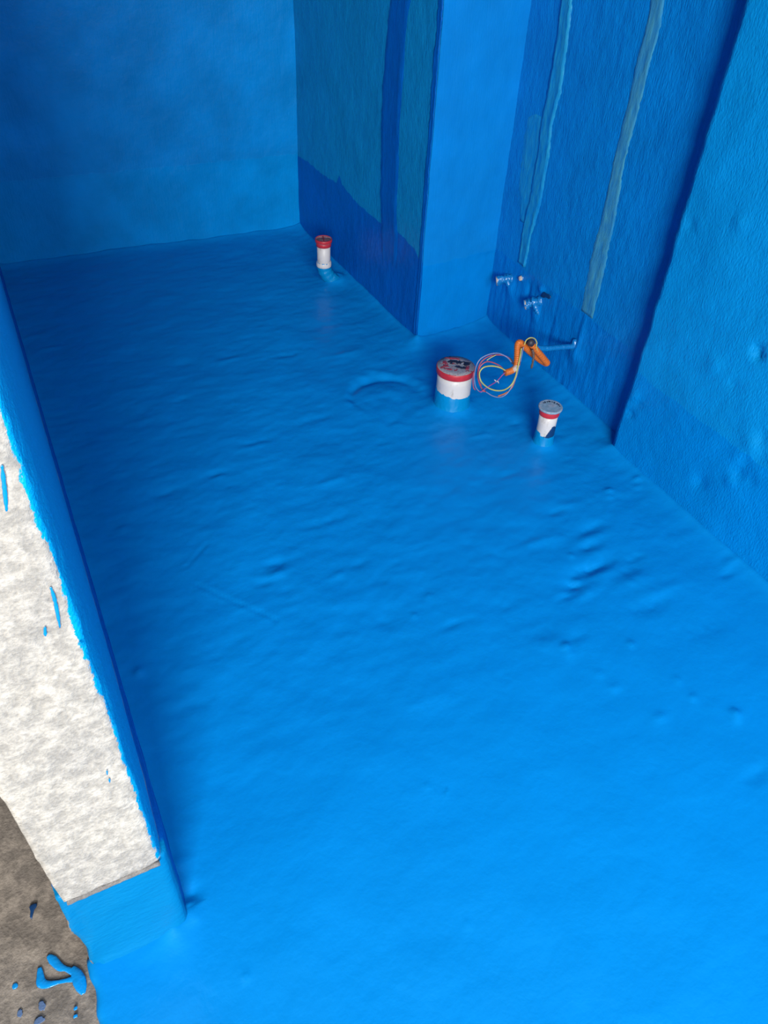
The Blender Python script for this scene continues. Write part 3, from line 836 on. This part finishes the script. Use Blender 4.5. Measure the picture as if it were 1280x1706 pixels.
hp = [recp(*q) for q in ((903, 493), (905, 489), (909, 486), (913, 489), (918, 491), (920, 495), (917, 498), (912, 495), (907, 496))]
hc = sum(hp, Vector()) / len(hp)  # shade inside the hole, painted as a thin navy blob on the wall
blob('hole_shade', [((q - hc).y, (q - hc).z) for q in hp], Vector((0, 1, 0)), Vector((0, 0, 1)), Vector((-1, 0, 0)), .0022, MAT_NAVY, wall_recess, hc + Vector((-.004, 0, 0)))['label'] = 'dark navy patch painted for the shade inside a chipped hole'
k = recp(867, 464)
kb = empty('pipe_plug', (1.570, k.y, k.z), 'tiny pinkish plug in the wall at the foot of the mortar strip', 'plug')
o = tube('plug_body', [Vector((.004, 0, 0)), Vector((-.004, 0, 0)), Vector((-.010, .001, -.001)), Vector((-.012, .001, -.001))], [.0085, .0085, .0068, .003], MAT_MORTAR, kb, 12)
for v in o.data.vertices: v.co += noise.noise_vector(v.co * 160) * .0022
tube('coating_ring', [Vector((.003, 0, 0)), Vector((-.003, 0, 0)), Vector((-.0045, 0, 0))], [.0125, .0115, .008], MAT_LUMP, kb, 14)['label'] = 'blue coating round the plug'

# ------------------------------------------------------------------ spilled paint and chips on the corridor floor
def fl(px, py, z=-.006): return on_plane(px, py, 2, z)
o0 = fl(115, 1625)
sp_e = empty('paint_spill', o0, 'forked bright blue paint spill on the grey floor beside the kerb corner', 'paint spill')
def stroke(name, pts, rad, parent, org, mat=MAT_DRIP, sub=6):
    P = smooth_path([fl(*p) - org for p in pts], sub)
    return tube(name, P, lerp_list(rad, len(P)), mat, parent, 14, flat=(EZ, .35))
stroke('spill_arm', [(80, 1592), (88, 1599), (100, 1611), (110, 1614), (124, 1620)], [.003, .0072, .0062, .0040, .0060], sp_e, o0)
stroke('spill_arm', [(66, 1612), (67, 1624), (69, 1637), (80, 1640), (98, 1636), (112, 1633), (126, 1630)], [.003, .0055, .0078, .0058, .0030, .0034, .006], sp_e, o0)
stroke('spill_body', [(120, 1612), (127, 1622), (132, 1634), (136, 1646), (139, 1656)], [.004, .0085, .0105, .0085, .003], sp_e, o0)
o1 = fl(25, 1643)
tag(blob('paint_drop', ragged(.0046, .0046, 3, 14, .12), EX, EY, EZ, .0018, MAT_DRIP, None, o1), 'single round blue paint drop left of the forked spill', 'paint drop', 'paint drops on the corridor floor')
for i, (px, py, rx, ry, lb) in enumerate([(70, 1676, .0050, .0075, 'faint blue paint smear below the forked spill, at mid left'), (33, 1688, .0040, .006, 'faint blue paint smear low at the far left of the grey floor'), (66, 1700, .0075, .0045, 'faint blue paint smear cut by the bottom edge'),
                                         (126, 1680, .0028, .0028, 'small upper blue paint dot near the threshold edge'), (126, 1693, .0034, .0030, 'small lower blue paint dot near the threshold edge')]):
    tag(blob('paint_smear' if i < 3 else 'paint_drop', ragged(rx, ry, 20 + i, 16, .22), EX, EY, EZ, .0003 if i < 3 else .0012, MAT_SMEAR if i < 3 else MAT_DRIP, None, fl(px, py)), lb, 'paint smear' if i < 3 else 'paint drop', 'paint smears on the corridor floor' if i < 3 else 'paint drops on the corridor floor')
ch = fl(55, 1515)
cpts = [(51, 1508), (57, 1505), (62, 1505), (61, 1511), (57, 1516), (55, 1524), (53, 1532), (50, 1528), (51, 1519), (49, 1512)]
out2 = [((fl(*q) - ch).x, (fl(*q) - ch).y) for q in cpts]
tag(blob('paint_chip', out2, EX, EY, EZ, .0018, MAT_NAVY, None, ch), 'dark navy paint chip lying on the grey corridor floor', 'paint chip')
# drips run down the bare plaster end of the wall
for i, pts in enumerate([[(3, 775), (6, 800), (9, 828), (11, 852)], [(84, 978), (90, 995), (95, 1018), (100, 1046)], [(75, 1044), (75, 1052), (76, 1060)], [(132, 1070), (135, 1073), (138, 1076)],
                         [(178, 1284), (179, 1291)], [(182, 1297), (183, 1304)]]):
    P = smooth_path([on_plane(px, py, 1, .5605) for px, py in pts], 5)
    rr = .0022 if i < 2 else .0019 if i < 4 else .0014
    tube('paint_drip', P, [rr * (.8 + .5 * nz(k * .8, i * 3.1)) * (.15 + .85 * math.sin(math.pi * (k + .3) / (len(P) - .4)) ** .5) for k in range(len(P))], MAT_DRIP, wall_left, 8, flat=(EY, .22))['label'] = 'blue paint run on bare plaster'
